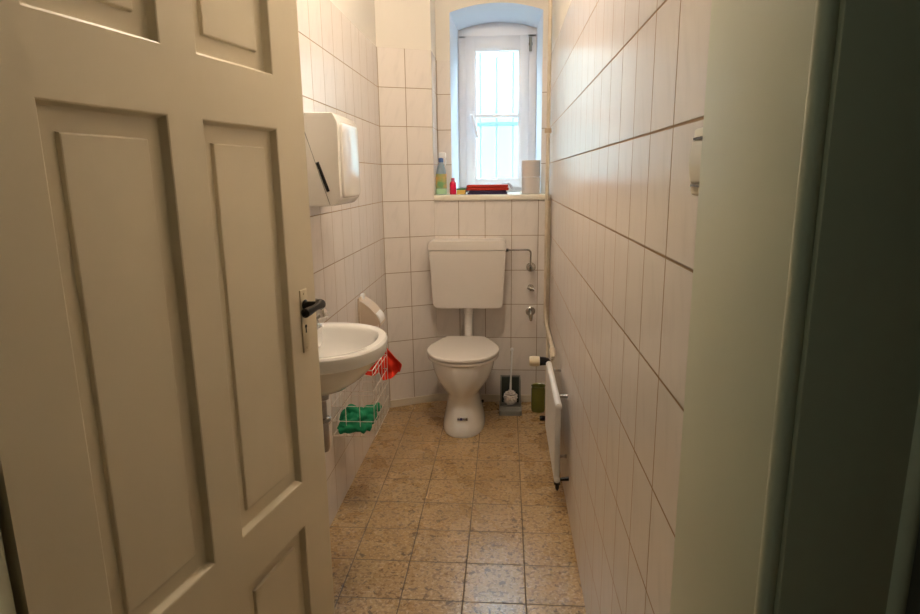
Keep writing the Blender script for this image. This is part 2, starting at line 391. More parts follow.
for x in (-.174, -.063, .049, -.285, .160):
    link('upright_bar', tube([(x, 4.34, 1.18), (x, 4.34, 2.30)], .0085, 10), 'iron', gr)
bm = bmesh.new(); bm_box(bm, -.33, .22, 4.325, 4.355, 1.662, 1.688, bev=.002)
link('cross_bar', bm, 'iron', gr)

# ------------------------------------------------------------------ the open panelled door
HG = Vector((-.616, .648)); DV = Vector((.1918, .9815)).normalized(); DW = .797; DT = .042
door = bpy.data.objects.new('door_1', None); C.objects.link(door); door.location = (HG.x, HG.y, 0)
door.rotation_euler = (0, 0, math.atan2(DV.y, DV.x)); props(door, kind='structure'); door.empty_display_size = .05
cols = [(.119, .355), (.440, .680)]; rows = [(.17, .498), (.610, 1.431), (1.538, 1.885)]
xs = [0, .119, .355, .440, .680, DW]; zs = [.008, .17, .498, .610, 1.431, 1.538, 1.885, 2.0]
bm = bmesh.new()
# local: x along the leaf, -y is the face turned to the room, camera side at y=0
def q4(bm, *p): return bm.faces.new([bm.verts.new(v) for v in p])
for i in range(5):
    for j in range(7):
        hole = (xs[i], xs[i+1]) in cols and (zs[j], zs[j+1]) in rows
        if not hole: q4(bm, (xs[i],0,zs[j]), (xs[i+1],0,zs[j]), (xs[i+1],0,zs[j+1]), (xs[i],0,zs[j+1]))
# every recess: short chamfer, wall, flat ground
for x0, x1 in cols:
    for z0, z1 in rows:
        pr = [(0, 0), (.0025, .0015), (.0060, .0155), (.008, .0165)]
        rg = [[(x0+d, y, z0+d), (x1-d, y, z0+d), (x1-d, y, z1-d), (x0+d, y, z1-d)] for d, y in pr]
        loft(rg, cap0=False, cap1=True, bm=bm)
for a_, b_, c_, d_ in (((0,0,zs[0]),(0,DT,zs[0]),(0,DT,2.0),(0,0,2.0)), ((DW,0,zs[0]),(DW,0,2.0),(DW,DT,2.0),(DW,DT,zs[0])),
    ((0,DT,zs[0]),(DW,DT,zs[0]),(DW,DT,2.0),(0,DT,2.0)), ((0,0,2.0),(0,DT,2.0),(DW,DT,2.0),(DW,0,2.0)), ((0,0,zs[0]),(DW,0,zs[0]),(DW,DT,zs[0]),(0,DT,zs[0]))):
    q4(bm, a_, b_, c_, d_)
bmesh.ops.remove_doubles(bm, verts=bm.verts[:], dist=.0001); bmesh.ops.recalc_face_normals(bm, faces=bm.faces[:])
link('leaf', bm, 'door', door, smooth=False)
for x0, x1 in cols:
    for z0, z1 in rows:
        i = .037; pr = [(0, .0165), (.0015, .0110), (.0035, .0100)]
        rg = [[(x0+i+d, y, z0+i+.002+d), (x1-i-d, y, z0+i+.002+d), (x1-i-d, y, z1-i-.002-d), (x0+i+d, y, z1-i-.002-d)] for d, y in pr]
        link('raised_panel', loft(rg, cap0=False), 'door', door, smooth=False)
hd = link('handle_plate', box(.731, .762, -.0035, .001, .922, 1.072, bev=.0015), 'brass', door)
link('door_handle', tube([(.745, -.002, 1.036), (.745, -.006, 1.036), (.745, -.010, 1.036), (.745, -.034, 1.038), (.745, -.041, 1.039), (.740, -.048, 1.040), (.730, -.051, 1.040), (.705, -.053, 1.039), (.678, -.053, 1.037), (.660, -.053, 1.036), (.655, -.053, 1.036)],
     [.010,.013,.0085,.008,.0115,.0125,.0095,.0078,.0100,.0105,.005], 16), 'bake', hd)
bm = bmesh.new(); bm_box(bm, .7435, .7475, -.0045, -.003, .968, .984, bev=.0005); tube([(.7455, -.0045, .984), (.7455, -.003, .984)], .0042, 12, bm)
link('keyhole', bm, 'hole', hd)
bm = bmesh.new()
for z in (.932, 1.062): tube([(.7455, -.0048, z), (.7455, -.003, z)], .0028, 10, bm)
link('screw', bm, 'brass', hd)
hd.location.x = -.007

# ------------------------------------------------------------------ toilet
TX = -.223
toi = root('toilet', (TX, 3.15, 0), 'white ceramic floor-standing toilet with closed lid below the cistern', 'toilet')
def oval(cx, yf, yb, hw, z, n=36, p=2.2, back=1.0):
    """egg outline from the front yf to the back yb; 'back' narrows the rear"""
    cy = yf + (yb-yf)*.5; hl = (yb-yf)/2; out = []
    for i in range(n):
        a = 2*PI*i/n; c, s = math.cos(a), math.sin(a)
        x = hw*math.copysign(abs(c)**(2/p), c); y = hl*math.copysign(abs(s)**(2/p), s)
        k = 1 - (1-back)*max(0, y/hl)**1.3
        out.append((cx + x*k, cy + y, z))
    return out
rings = [oval(TX, 2.938, 3.40, .114, 0, p=2.3), oval(TX, 2.935, 3.40, .115, .012, p=2.3), oval(TX, 2.942, 3.395, .111, .04, p=2.3),
         oval(TX, 2.965, 3.38, .100, .09, p=2.3), oval(TX, 2.98, 3.36, .090, .14, p=2.3), oval(TX, 2.982, 3.35, .085, .185, p=2.3),
         oval(TX, 2.968, 3.35, .092, .212, p=2.2), oval(TX, 2.945, 3.355, .116, .24, p=2.1), oval(TX, 2.928, 3.36, .142, .28, p=2.1, back=.9),
         oval(TX, 2.919, 3.365, .160, .325, p=2.1, back=.85), oval(TX, 2.916, 3.37, .168, .365, p=2.1, back=.8), oval(TX, 2.918, 3.37, .170, .386, p=2.1, back=.8), oval(TX, 2.93, 3.36, .160, .390, p=2.1, back=.8)]
link('bowl', loft(rings), 'ceramic', toi)
def seat_outline(s=1.0, dy=0):
    half = [(0, 2.905), (.07, 2.915), (.125, 2.95), (.166, 3.01), (.188, 3.07), (.194, 3.13), (.184, 3.20), (.155, 3.28), (.112, 3.375), (.085, 3.385)]
    pts = [Vector((x*s, 3.15 + (y-3.15)*s + dy)) for x, y in half] + [Vector((-x*s, 3.15 + (y-3.15)*s + dy)) for x, y in half[:0:-1]]
    # smooth
    for _ in range(2):
        q = []; n = len(pts)
        for i in range(n):
            a, b = pts[i], pts[(i+1) % n]; q += [a*.75 + b*.25, a*.25 + b*.75]
        pts = q
    return pts
T3 = lambda x, y, a: (TX + x, y, a)
link('seat_ring', slab(seat_outline(.985), .391, .408, T3, bev=.005, both=True), 'seat', toi)
link('lid', slab(seat_outline(1.0), .410, .432, T3, bev=.008, both=True), 'seat', toi)
for s in (-1, 1): link('hinge', tube([(TX+s*.045-.02, 3.378, .418), (TX+s*.045+.02, 3.378, .418)], .011, 12), 'seat', toi)
bm = tube([(TX+.03, 3.30, .20), (TX+.07, 3.36, .175), (TX+.075, 3.44, .17), (TX+.075, D, .17)], [.04,.046,.046,.052], 18)
link('outlet_pipe', bm, 'seat', toi)
bm = bmesh.new(); lathe_dir([(.004,0),(.009,.001),(.009,.008),(.005,.010)], (TX+.096, 3.19, .110), (1,-.3,.1), 12, bm)
link('floor_screw_cap', bm, 'bake', toi)
st = link('maker_sticker', box(TX-.022, TX+.032, 2.9575, 2.975, .088, .104), 'sticker_pale', toi, smooth=False)
bm = bmesh.new()
for x0, x1, z0, z1 in ((-.029, -.024, .073, .083), (-.022, -.019, .073, .081), (-.017, -.004, .072, .085), (-.001, .002, .075, .084)): bm_box(bm, TX+.008+x0, TX+.008+x1, 2.9568, 2.9580, z0+.018, z1+.018)
link('sticker_print', bm, 'sticker_blue', st, smooth=False)
bm = bmesh.new()
for x0, x1, z0, z1 in ((.007, .012, .073, .083), (.014, .022, .072, .085)): bm_box(bm, TX+.008+x0, TX+.008+x1, 2.9568, 2.9580, z0+.018, z1+.018)
link('sticker_print', bm, 'sticker_brown', st, smooth=False)

# cistern on the wall
cis = root('cistern', (-.209, D, .60), 'cream plastic toilet cistern hung on the tiled wall under the window', 'cistern')
body = rounded([(-.196, .600), (.194, .600), (.2115, .950), (-.2155, .950)], [.038,.038,.004,.004], 6)
link('tank', slab(body, D, 3.341, lambda x, z, a: (-.209+x, a, z), bev=.006), 'cistern', cis)
lid = rounded([(-.2175, .925), (.2135, .925), (.212, .981), (-.216, .981)], [.002,.002,.028,.028], 6)
link('tank_lid', slab(lid, D, 3.338, lambda x, z, a: (-.209+x, a, z), bev=.004), 'cistern', cis)
bm = bmesh.new(); tube([(TX+.012, 3.42, .605), (TX+.012, 3.42, .44), (TX+.010, 3.40, .36), (TX+.006, 3.36, .33)], .0245, 20, bm)
fp = link('flush_pipe', bm, 'seat', cis)
link('pipe_nut', lathe([(.025,.555),(.031,.557),(.031,.585),(.028,.600)], TX+.012, 3.42, 20), 'seat', fp)

# angle valve with supply pipe, two more chrome fittings below
def fitting(name, z, label, r=.024, kind=0):
    x = .146; t = root(name, (x, D, z), label, 'valve')
    link('rosette', lathe_dir([(r,0),(r,.004),(r*.8,.009),(r*.45,.011)], (x, D+.002, z), (0,-1,0), 24), 'chrome', t)
    link('valve_body', lathe_dir([(.010,0),(.010,.035),(.012,.038),(.012,.045),(.006,.048)], (x, D-.008, z), (0,-1,0), 16), 'chrome', t)
    return t, x
v, x = fitting('angle_valve', .815, 'chrome angle valve feeding the cistern through a bent pipe', .027)
link('valve_knob', lathe_dir([(.008,0),(.017,.003),(.018,.014),(.015,.020),(.006,.022)], (x, D-.048, .815), (0,-1,0), 12), 'chrome', v)
link('supply_pipe', tube([(.0, 3.42, .920), (.020, 3.425, .920), (.122, 3.43, .920), (.134, 3.432, .917), (.141, 3.434, .910), (.143, 3.435, .900), (.143, 3.437, .825)], .0055, 12), 'chrome', v)
link('pipe_nut', lathe_dir([(.011,0),(.011,.016),(.008,.018)], (.0, 3.42, .920), (1,0,0), 6), 'chrome', v)
v, x = fitting('tap_stub', .697, 'small chrome tap stub on the wall between two valves', .018)
link('plug', tube([(x-.02, D-.045, .705), (x+.02, D-.048, .690)], [.009,.011], 12), 'chrome', v)
v, x = fitting('shutoff_valve', .556, 'lowest chrome shutoff valve on the wall, its lever pointing down', .028)
link('lever', tube([(x, D-.04, .556), (x, D-.055, .545), (x+.002, D-.058, .522), (x+.002, D-.056, .512)], [.016,.013,.009,.007], 14), 'chrome', v)

# ------------------------------------------------------------------ wash basin on the left wall
BY, BXc, BZ = 1.745, -.560, .85
bas = root('wash_basin', (XL, BY, .62), 'small oval white ceramic wash basin half hidden by the door', 'wash basin')
def rim(hx, hy, z, cx=BXc, cy=BY, wall=XL, n=48, p=2.15):
    out = []
    for i in range(n):
        a = 2*PI*i/n; c, s = math.cos(a), math.sin(a)
        x = cx + hx*math.copysign(abs(c)**(2/p), c); y = cy + hy*math.copysign(abs(s)**(2/p), s)
        out.append((max(x, wall), y, z))
    return out
hx, hy = .204, .222
rings = [rim(.02, .022, .690), rim(.045, .05, .692, cx=-.565), rim(.09, .11, .710), rim(.135, .158, .743), rim(.170, .190, .780), rim(.190, .207, .801), rim(.199, .217, .808), rim(.204, .222, .832), rim(.203, .221, .845), rim(.198, .216, .851),
         rim(.176, .197, .851), rim(.168, .188, .847, cx=-.557), rim(.160, .180, .837, cx=-.555), rim(.146, .166, .800, cx=-.553), rim(.110, .13, .765, cx=-.553), rim(.05, .06, .746, cx=-.555), rim(.018, .018, .744, cx=-.555)]
# the outline reaches back to the wall with a straight ledge
bowl = link('bowl', loft(rings), 'ceramic', bas)
bm = bmesh.new()
led = rounded([(XL, BY-.205), (XL+.075, BY-.212), (XL+.075, BY+.212), (XL, BY+.205)], .01, 3)
link('back_ledge', slab(led, .79, .8505, lambda a, b, z: (a, b, z), bev=.006), 'ceramic', bas)
link('drain', lathe([(.016,.744),(.022,.7455),(.022,.747),(.012,.7465)], -.555, BY, 20), 'chrome', bas)
tp = root('basin_tap', (-.622, 1.90, .851), 'old chrome tap standing on the far corner of the wash basin', 'tap')
bx, by = -.622, 1.90
link('tap_base', lathe([(.024,.8505),(.024,.856),(.015,.862),(.012,.89),(.014,.895),(.014,.905),(.010,.91)], bx, by, 20), 'chrome', tp)
link('spout', tube([(bx, by, .878), (bx+.016, by-.014, .892), (bx+.034, by-.030, .908), (bx+.044, by-.040, .908), (bx+.050, by-.045, .893)], [.012,.013,.013,.0135,.012], 14), 'chrome', tp)
link('tap_handle', lathe([(.008,.91),(.009,.922),(.018,.925),(.019,.935),(.016,.943),(.006,.945)], bx, by, 8), 'chrome', tp)
tr = root('drain_trap', (-.566, 1.745, .49), 'grey bottle trap under the wash basin beside the door edge', 'drain trap')
link('tailpiece', lathe([(.024,.692),(.026,.684),(.026,.662),(.016,.655),(.016,.59)], -.566, 1.745, 20), 'greypipe', tr)
link('nut', lathe([(.022,.600),(.025,.598),(.025,.588),(.022,.586)], -.566, 1.745, 20), 'chrome', tr)
link('cup', lathe([(.016,.59),(.019,.585),(.020,.56),(.020,.50),(.015,.488),(.008,.485)], -.566, 1.745, 20), 'greypipe', tr)
link('waste_pipe', tube([(-.566, 1.745, .565), (-.60, 1.745, .567), (XL-.003, 1.745, .567)], .014, 14), 'greypipe', tr)

# paper towel dispenser
dp = root('paper_towel_dispenser', (XL, 2.10, 1.235), 'glossy white paper towel dispenser on the left wall above the basin', 'paper towel dispenser')
prof = rounded([(XL, 1.237), (-.556, 1.237), (-.532, 1.262), (-.530, 1.500), (-.546, 1.530), (XL, 1.530)], [.003,.010,.010,.008,.006,.003], 5)
link('case', slab(prof, 1.967+.268, 1.967, lambda x, z, y: (x, y, z), bev=.004, both=True), 'disp', dp)
# a shallow raised front shell
fr = rounded([(1.985, 1.262), (2.218, 1.262), (2.218, 1.505), (1.985, 1.505)], .03, 5)
link('front_cover', slab(fr, -.534, -.5225, lambda y, z, x: (x, y, z), bev=.010), 'disp', dp)
bm = bmesh.new(); tube([(-.602, 1.9665, 1.377), (-.571, 1.9665, 1.284)], .0055, 10, bm)
link('level_window', bm, 'black', dp)
bm = loft([[(x-.0010, 1.9672, z), (x+.0010, 1.9672, z), (x+.0010, 1.9664, z), (x-.0010, 1.9664, z)] for x, z in ((-.6455,1.498), (-.568,1.242))])
link('seam', bm, 'greyplastic', dp)
link('lock', tube([(-.60, 2.07, 1.527), (-.60, 2.07, 1.536)], .010, 14), 'chrome', dp)

# toilet paper holder
hp = root('toilet_paper_holder', (XL, 2.76, .66), 'beige toilet paper holder with sloping cover on the left wall beyond the basin', 'toilet paper holder')
link('back_plate', box(XL-.001, XL+.010, 2.70, 2.83, .640, .785, bev=.004), 'holder', hp)
cv = [(0, .772), (.018, .762), (.048, .738), (.074, .707), (.090, .675), (.094, .655)]
bm = bmesh.new(); rr = [[(XL+.008+x, y, z) for x, z in cv] + [(XL+.008+x-.006, y, z-.008) for x, z in cv[::-1]] for y in (2.705, 2.712, 2.818, 2.825)]
link('cover', loft(rr), 'holder', hp)
for y in (2.7055, 2.8195): link('side_cheek', loft([[(XL+.008+x, yy, z) for x, z in cv[:-1] + [(.080, .655), (.0, .655)]] for yy in (y, y+.005)]), 'holder', hp)
link('clip', box(XL+.004, XL+.018, 2.742, 2.772, .772, .797, bev=.003), 'whiteplastic', hp)
rl = lathe_dir([(.020,0),(.045,0),(.0455,.003),(.0455,.095),(.045,.098),(.020,.098)], (XL+.0555, 2.716, .672), (0,1,0), 28)
solo('toilet_paper_roll', rl, 'whitepaper', (XL+.056, 2.765, .630), 'white toilet paper roll inside the beige holder on the left wall', 'toilet paper roll')

# ---- wire basket under the basin
bk = root('wire_basket', (XL, 2.345, .328), 'white wire basket with rusty bottom mounted on the left wall under the basin', 'wire basket')
X0, X1, Y0, Y1, Z0, Z1 = XL+.001, -.508, 2.205, 2.495, .330, .602
def wires(segs, r=.0013):
    bm = bmesh.new()
    for a, b in segs: tube([a, b], r, 6, bm)
    return bm
zsr = [Z0 + .0625*k for k in range(1, 5)]; xsr = [X0 + .0555*k for k in range(1, 3)]; ysr = [Y0 + .058*k for k in range(1, 5)]
rimsegs = [((X0,Y0,Z1),(X1,Y0,Z1)), ((X1,Y0,Z1),(X1,Y1,Z1)), ((X1,Y1,Z1),(X0,Y1,Z1)), ((X0,Y1,Z1),(X0,Y0,Z1))]
link('rim', wires(rimsegs, .002), 'wire', bk)
for y in (Y0, Y1):
    link('end_grid', wires([((X0,y,z),(X1,y,z)) for z in [Z0]+zsr] + [((x,y,Z0),(x,y,Z1)) for x in [X0]+xsr+[X1]]), 'wire', bk)
for x in (X1, X0):
    link('side_grid', wires([((x,Y0,z),(x,Y1,z)) for z in [Z0]+zsr] + [((x,y,Z0),(x,y,Z1)) for y in ysr]), 'wire', bk)
link('bottom_grid', wires([((X0,y,Z0),(X1,y,Z0)) for y in ysr] + [((x,Y0,Z0),(x,Y1,Z0)) for x in xsr]), 'wire', bk)

def cloth(n, f, thick=.0022, off=None):
    bm = bmesh.new(); vs = [[bm.verts.new(f(i/n, j/n)) for j in range(n+1)] for i in range(n+1)]
    for i in range(n):
        for j in range(n): bm.faces.new((vs[i][j], vs[i+1][j], vs[i+1][j+1], vs[i][j+1]))
    bmesh.ops.recalc_face_normals(bm, faces=bm.faces[:])
    if off is None: bmesh.ops.solidify(bm, geom=bm.faces[:], thickness=thick); return bm
    ws = [[bm.verts.new(v.co + Vector(off)) for v in r] for r in vs]      # a second layer and a hem all round
    for i in range(n):
        for j in range(n): bm.faces.new((ws[i][j], ws[i][j+1], ws[i+1][j+1], ws[i+1][j]))
    for k in range(n):
        for a, b, c, d in ((vs[k][0], vs[k+1][0], ws[k+1][0], ws[k][0]), (vs[k+1][n], vs[k][n], ws[k][n], ws[k+1][n]), (vs[0][k+1], vs[0][k], ws[0][k], ws[0][k+1]), (vs[n][k], vs[n][k+1], ws[n][k+1], ws[n][k])): bm.faces.new((a, b, c, d))
    bmesh.ops.recalc_face_normals(bm, faces=bm.faces[:]); return bm
# green: crumpled on the basket's bottom
g_ = bmesh.new(); rg = random.Random(11)
folds = [((-.655,2.215,.352),(-.62,2.24,.395),(-.585,2.22,.372),(-.545,2.215,.350),.019), ((-.655,2.26,.372),(-.635,2.30,.425),(-.60,2.27,.430),(-.575,2.25,.385),.019),
         ((-.65,2.205,.350),(-.60,2.205,.360),(-.575,2.215,.375),(-.53,2.235,.352),.017), ((-.60,2.24,.380),(-.57,2.29,.400),(-.545,2.34,.392),(-.53,2.40,.380),.019),
         ((-.65,2.30,.360),(-.60,2.34,.375),(-.58,2.38,.370),(-.545,2.41,.360),.021), ((-.59,2.21,.350),(-.575,2.24,.395),(-.60,2.27,.405),(-.64,2.25,.380),.015),
         ((-.64,2.22,.350),(-.59,2.26,.355),(-.57,2.30,.355),(-.62,2.34,.352),.026), ((-.55,2.24,.352),(-.56,2.28,.362),(-.54,2.32,.366),(-.54,2.36,.356),.020)]
for a, b, c, d, r in folds:
    P = [Vector(q) for q in (a, b, c, d)]; pts = []; rs = []
    for k in range(19):
        t = k/18; u = 1-t
        pts.append(P[0]*u**3 + P[1]*3*u*u*t + P[2]*3*u*t*t + P[3]*t**3); rs.append(r*(.55 + .45*math.sin(PI*min(1, .12+t*.8))) * (1+.22*math.sin(t*17+r*900)))
    tube(pts, rs, 14, g_)
for v in g_.verts:
    v.co += .006*Vector((noise.noise(v.co*38), noise.noise(v.co*38+Vector((5,1,2))), noise.noise(v.co*38+Vector((1,8,4)))))
    v.co.x = max(v.co.x, -.670); v.co.z = max(v.co.z, .3345)
gc = solo('green_cloth', g_, 'green', (-.59, 2.33, .334), 'crumpled green cleaning cloth lying in the white wire basket', 'cleaning cloth')
rm = gc.modifiers.new('merge_folds', 'REMESH'); rm.mode = 'VOXEL'; rm.voxel_size = .0028; rm.use_smooth_shade = True
sm = gc.modifiers.new('soften', 'SMOOTH'); sm.iterations = 3
# red: thrown over the far corner of the rim
def rf(s, t):
    # a square hung by its middle line; s across (0..1), t down
    ang = (s-.5)*2
    y = 2.500 + .012 - .018*math.cos(ang*5) - .010*noise.noise(Vector((s*4, t*3, 1)))*t*2
    wid = .035 + .125*math.sin(min(1, t*1.35)*PI/2) - .10*max(0, t-.62)
    x = -.535 + ang*wid*.5 + .018*t
    z = .628 - .165*t - .020*abs(ang)*(1-t) + .055*abs(ang)**1.5*max(0, t-.35)
    return Vector((x, y + .018*math.sin(ang*9+.6)*t, z))
b1 = cloth(30, rf)
def rf2(s, t):
    ang = (s-.5)*2; wid = .03 + .055*t
    return Vector((-.560 + ang*wid*.5 - .03*t, 2.482 + .012*math.sin(ang*7), .612 - .130*t + .030*abs(ang-.3)*t))
join(b1, cloth(20, rf2))
solo('red_cloth', b1, 'red', (-.50, 2.49, .50), 'bright red cleaning cloth draped over the far rim of the wire basket', 'cleaning cloth')

# ------------------------------------------------------------------ toilet brush and green pot
hx0, hx1 = -.027, .090
bh = root('toilet_brush_holder', (.032, 3.34, 0), 'grey plastic open-front toilet brush holder on the floor beside the toilet', 'brush holder')
bm = bmesh.new()
bm_box(bm, hx0, hx0+.006, 3.315, 3.410, .004, .186, bev=.002); bm_box(bm, hx1-.006, hx1, 3.315, 3.410, .004, .186, bev=.002)
bm_box(bm, hx0, hx1, 3.400, 3.410, .004, .190, bev=.003); bm_box(bm, hx0, hx1, 3.315, 3.330, .030, .036, bev=.002)
# rounded corners of the opening
link('housing', bm, 'greyplastic', bh)
link('inner_panel', box(hx0+.009, hx1-.009, 3.385, 3.4005, .02, .184), 'darkgrey', bh)
tray = rounded([(hx0-.006, 3.250), (hx1+.006, 3.250), (hx1+.006, 3.412), (hx0-.006, 3.412)], [.02,.02,.004,.004], 5)
bm = slab(tray, 0, .030, lambda a, b, z: (a, b, z), bev=.004)
link('tray', bm, 'greyplastic', bh)
br = root('toilet_brush', (.032, 3.34, .034), 'white toilet brush with thin handle standing in the grey holder', 'toilet brush')
bm = bmesh.new(); bmesh.ops.create_icosphere(bm, subdivisions=4, radius=1)
for v in bm.verts:
    k = .96 + .30*noise.noise(v.co*11) + .07*math.sin(v.co.z*22)
    v.co = Vector((v.co.x*.040*k + .032, v.co.y*.034*k + 3.337, v.co.z*.042*k + .078))
link('bristle_head', bm, 'bristle', br)
link('handle', tube([(.032, 3.337, .12), (.034, 3.345, .20), (.040, 3.370, .350)], [.0065,.005,.005], 12), 'whiteplastic', br)
link('handle_knob', lathe([(.004,.346),(.008,.350),(.0095,.357),(.007,.365),(.002,.367)], .040, 3.370, 14), 'whiteplastic', br)
pot = lathe([(.030,.001),(.038,.004),(.0405,.02),(.0405,.134),(.0385,.144),(.040,.151),(.042,.154),(.039,.155),(.035,.150),(.036,.135),(.035,.02),(.01,.015)], .191, 3.335, 28)
solo('olive_green_jar', pot, 'olive', (.191, 3.335, 0), 'round olive green jar on the floor between brush holder and radiator', 'jar')

# ------------------------------------------------------------------ radiator
RX = .207; RY0, RY1, RZ0, RZ1 = 2.235, 2.790, .135, .468
ra = root('radiator', (RX, 2.51, RZ0), 'slim white panel radiator mounted edge-on to view on the right wall', 'radiator')
bm = bmesh.new()                   # panel with shallow vertical flutes
n = 60; ring_a = []; ring_b = []
for i in range(n+1):
    y = RY0 + (RY1-RY0)*i/n; d = .004*math.cos(2*PI*i/6)
    ring_a.append((RX-.008-d, y)); ring_b.append((RX+.008-d, y))
pl = ring_a + ring_b[::-1]
link('panel', loft([[(x, y, RZ0+.012) for x, y in pl], [(x, y, RZ1-.012) for x, y in pl]]), 'rad', ra)
for z in (RZ1-.014, RZ0+.012):
    r = .0135 if z > .3 else .012
    link('header_tube', tube([(RX, RY0-.003, z), (RX, RY0, z), (RX, RY1, z), (RX, RY1+.003, z)], [r*.6, r, r, r*.6], 18), 'rad', ra)
for y, z in ((2.36, .452), (2.36, .19), (2.70, .452)):
    link('bracket', tube([(RX+.012, y, z), (XR-.004, y, z), (XR+.004, y, z)], [.006,.006,.013], 12), 'chrome', ra)
for y in (2.25,): link('drain_valve', lathe_dir([(.006,0),(.013,.002),(.013,.018),(.008,.022),(.008,.032),(.003,.042)], (RX+.002, y, RZ0+.006), (0,-.25,-1), 14), 'bake', ra)
link('wall_stub', tube([(RX+.005, 2.245, .145), (XR, 2.245, .150)], [.006,.009], 12), 'bake', ra)
link('return_valve', tube([(RX-.035, 2.86, .15), (RX-.02, 2.86, .15), (RX, 2.86, .15), (RX+.004, 2.80, .15)], [.012,.014,.011,.009], 14), 'bake', ra)
th = link('thermostat_collar', lathe_dir([(.010,0),(.015,.004),(.020,.020),(.0215,.042),(.0215,.048)], (.214, 2.845, .450), (-1,0,.0), 20), 'black', ra)
link('thermostat_head', lathe_dir([(.0215,0),(.0245,.003),(.0255,.035),(.0235,.042),(.0235,.048),(.018,.050)], (.167, 2.845, .450), (-1,0,.0), 24), 'thermo', ra)
link('valve_body', tube([(.205, 2.845, .450), (.228, 2.845, .450), (.224, 2.82, .452), (RX+.002, 2.785, RZ1-.014)], [.009,.011,.010,.009], 14), 'chrome', ra)
# heating pipes in the corner
hp = root('heating_pipe', (.229, 3.44, 0), 'old cream painted heating pipe running down the right corner to the radiator', 'pipe')
px = .229
link('riser', tube([(px, 3.455, CEIL), (px, 3.455, 1.2), (px+.001, 3.455, .60), (px+.001, 3.452, .535), (px+.003, 3.43, .505), (px+.005, 3.38, .494), (px+.005, 2.98, .492), (px+.003, 2.90, .490)], .0105, 14), 'pipe', hp)
link('union', tube([(px+.003, 2.93, .490), (px+.003, 2.91, .490), (px+.002, 2.875, .484), (px+.001, 2.85, .466)], [.010,.016,.016,.011], 8), 'pipe', hp)
link('pipe_clip', tube([(px-.001, 3.455, 1.552), (px-.001, 3.455, 1.576)], .019, 14), 'rustclip', hp)
rp = root('return_pipe', (.235, 3.44, 0), 'thin brown stained return pipe low in the right corner behind the radiator', 'pipe')
link('tube', tube([(.2462, 3.476, 1.19), (.2462, 3.476, .46), (.243, 3.40, .40), (.225, 3.16, .33), (.216, 3.0, .17), (.211, 2.86, .150)], .0075, 12), 'pipe', rp)

# ------------------------------------------------------------------ switch
sw = root('light_switch', (XR, .812, 1.34), 'cream light switch on the right wall, mostly hidden by the door lining', 'light switch')
fr = rounded([(.770, 1.298), (.853, 1.298), (.853, 1.384), (.770, 1.384)], .006, 4)
link('frame', slab(fr, XR, XR-.007, lambda y, z, x: (x, y, z), bev=.004), 'switch', sw)
pr = [(0, 1.312), (.004, 1.316), (.0075, 1.341), (.004, 1.366), (0, 1.370)]
link('rocker', loft([[(XR-.006-d, y, z) for d, z in pr] for y in (.782, .846)]), 'switch', sw)
for za in (1.3695, 1.3095): link('gap', box(XR-.0095, XR-.006, .7825, .8455, za, za+.0025), 'black', sw, smooth=False)

# ------------------------------------------------------------------ things on the sill
S = SILL + .0005
def outline_loft(cx, cy, secs):     # (half x, half y, z)
    return loft([[(cx + a*math.copysign(abs(math.cos(t))**.8, math.cos(t)), cy + b*math.copysign(abs(math.sin(t))**.8, math.sin(t)), z) for t in [2*PI*i/24 for i in range(24)]] for a, b, z in secs])
cx, cy = -.373, 3.60
sb = root('spray_bottle', (cx, cy, S), 'tall cleaning spray bottle with green and orange label at the left end of the sill', 'spray bottle')
link('bottle', outline_loft(cx, cy, [(.026,.018,S),(.031,.022,S+.004),(.031,.022,S+.10),(.027,.020,S+.135),(.018,.014,S+.165),(.013,.012,S+.180),(.012,.012,S+.195)]), 'clearblue', sb)
link('label', outline_loft(cx, cy, [(.0315,.0225,S+.035),(.0315,.0225,S+.118)]), 'label_o', sb)
link('lower_label', outline_loft(cx, cy, [(.0318,.0228,S+.002),(.0318,.0228,S+.034)]), 'labelgreen', sb)
link('collar', lathe([(.014,S+.183),(.0145,S+.185),(.0145,S+.205),(.011,S+.208)], cx, cy, 16), 'blue', sb)
bm = bmesh.new(); bm_box(bm, cx-.012, cx+.030, cy-.010, cy+.010, S+.205, S+.238, bev=.006)
link('spray_head', bm, 'whiteplastic', sb)
link('trigger', tube([(cx+.020, cy, S+.21), (cx+.028, cy, S+.19), (cx+.024, cy, S+.165)], [.005,.005,.003], 10), 'whiteplastic', sb)
cx, cy = -.304, 3.585
rb = root('red_bottle', (cx, cy, S), 'small red plastic bottle with rose cap beside the spray bottle', 'bottle')
link('bottle', outline_loft(cx, cy, [(.016,.013,S),(.019,.015,S+.003),(.019,.015,S+.060),(.016,.013,S+.070),(.009,.009,S+.076)]), 'pinkred', rb)
link('cap', lathe([(.0105,S+.074),(.0110,S+.076),(.0105,S+.092),(.008,S+.094)], cx, cy, 16), 'pinkcap', rb)
sp = root('sponge', (-.258, 3.60, S), 'yellow sponge with green scouring side on the sill next to the red bottle', 'sponge')
link('foam', box(-.283, -.232, 3.57, 3.64, S, S+.026, bev=.004), 'sponge', sp)
link('scouring_pad', box(-.283, -.232, 3.57, 3.64, S+.026, S+.033, bev=.002), 'scour', sp)
def folded(x0, x1, y0, y1, z0, th, seed, layers=3):
    bm = bmesh.new(); n = 26
    for k in range(layers):
        za = z0 + k*th; ins = .004*k + .006*noise.noise(Vector((k*3.3, seed, 1)))
        pts = rounded([(x0+ins, y0+ins*.5), (x1-ins, y0+ins*.5), (x1-ins, y1), (x0+ins, y1)], .008, 4)
        t = slab(pts, za+.0003, za+th, lambda a, b, z: (a, b, z), bev=th*.45, both=True)
        for v in t.verts: v.co.z += .003*noise.noise(Vector((v.co.x*22, v.co.y*22, seed))) * (v.co.z-z0)/(th*layers)*1.5; v.co.y += .003*noise.noise(Vector((v.co.x*30, seed, v.co.z*90)))
        join(bm, t)
    return bm
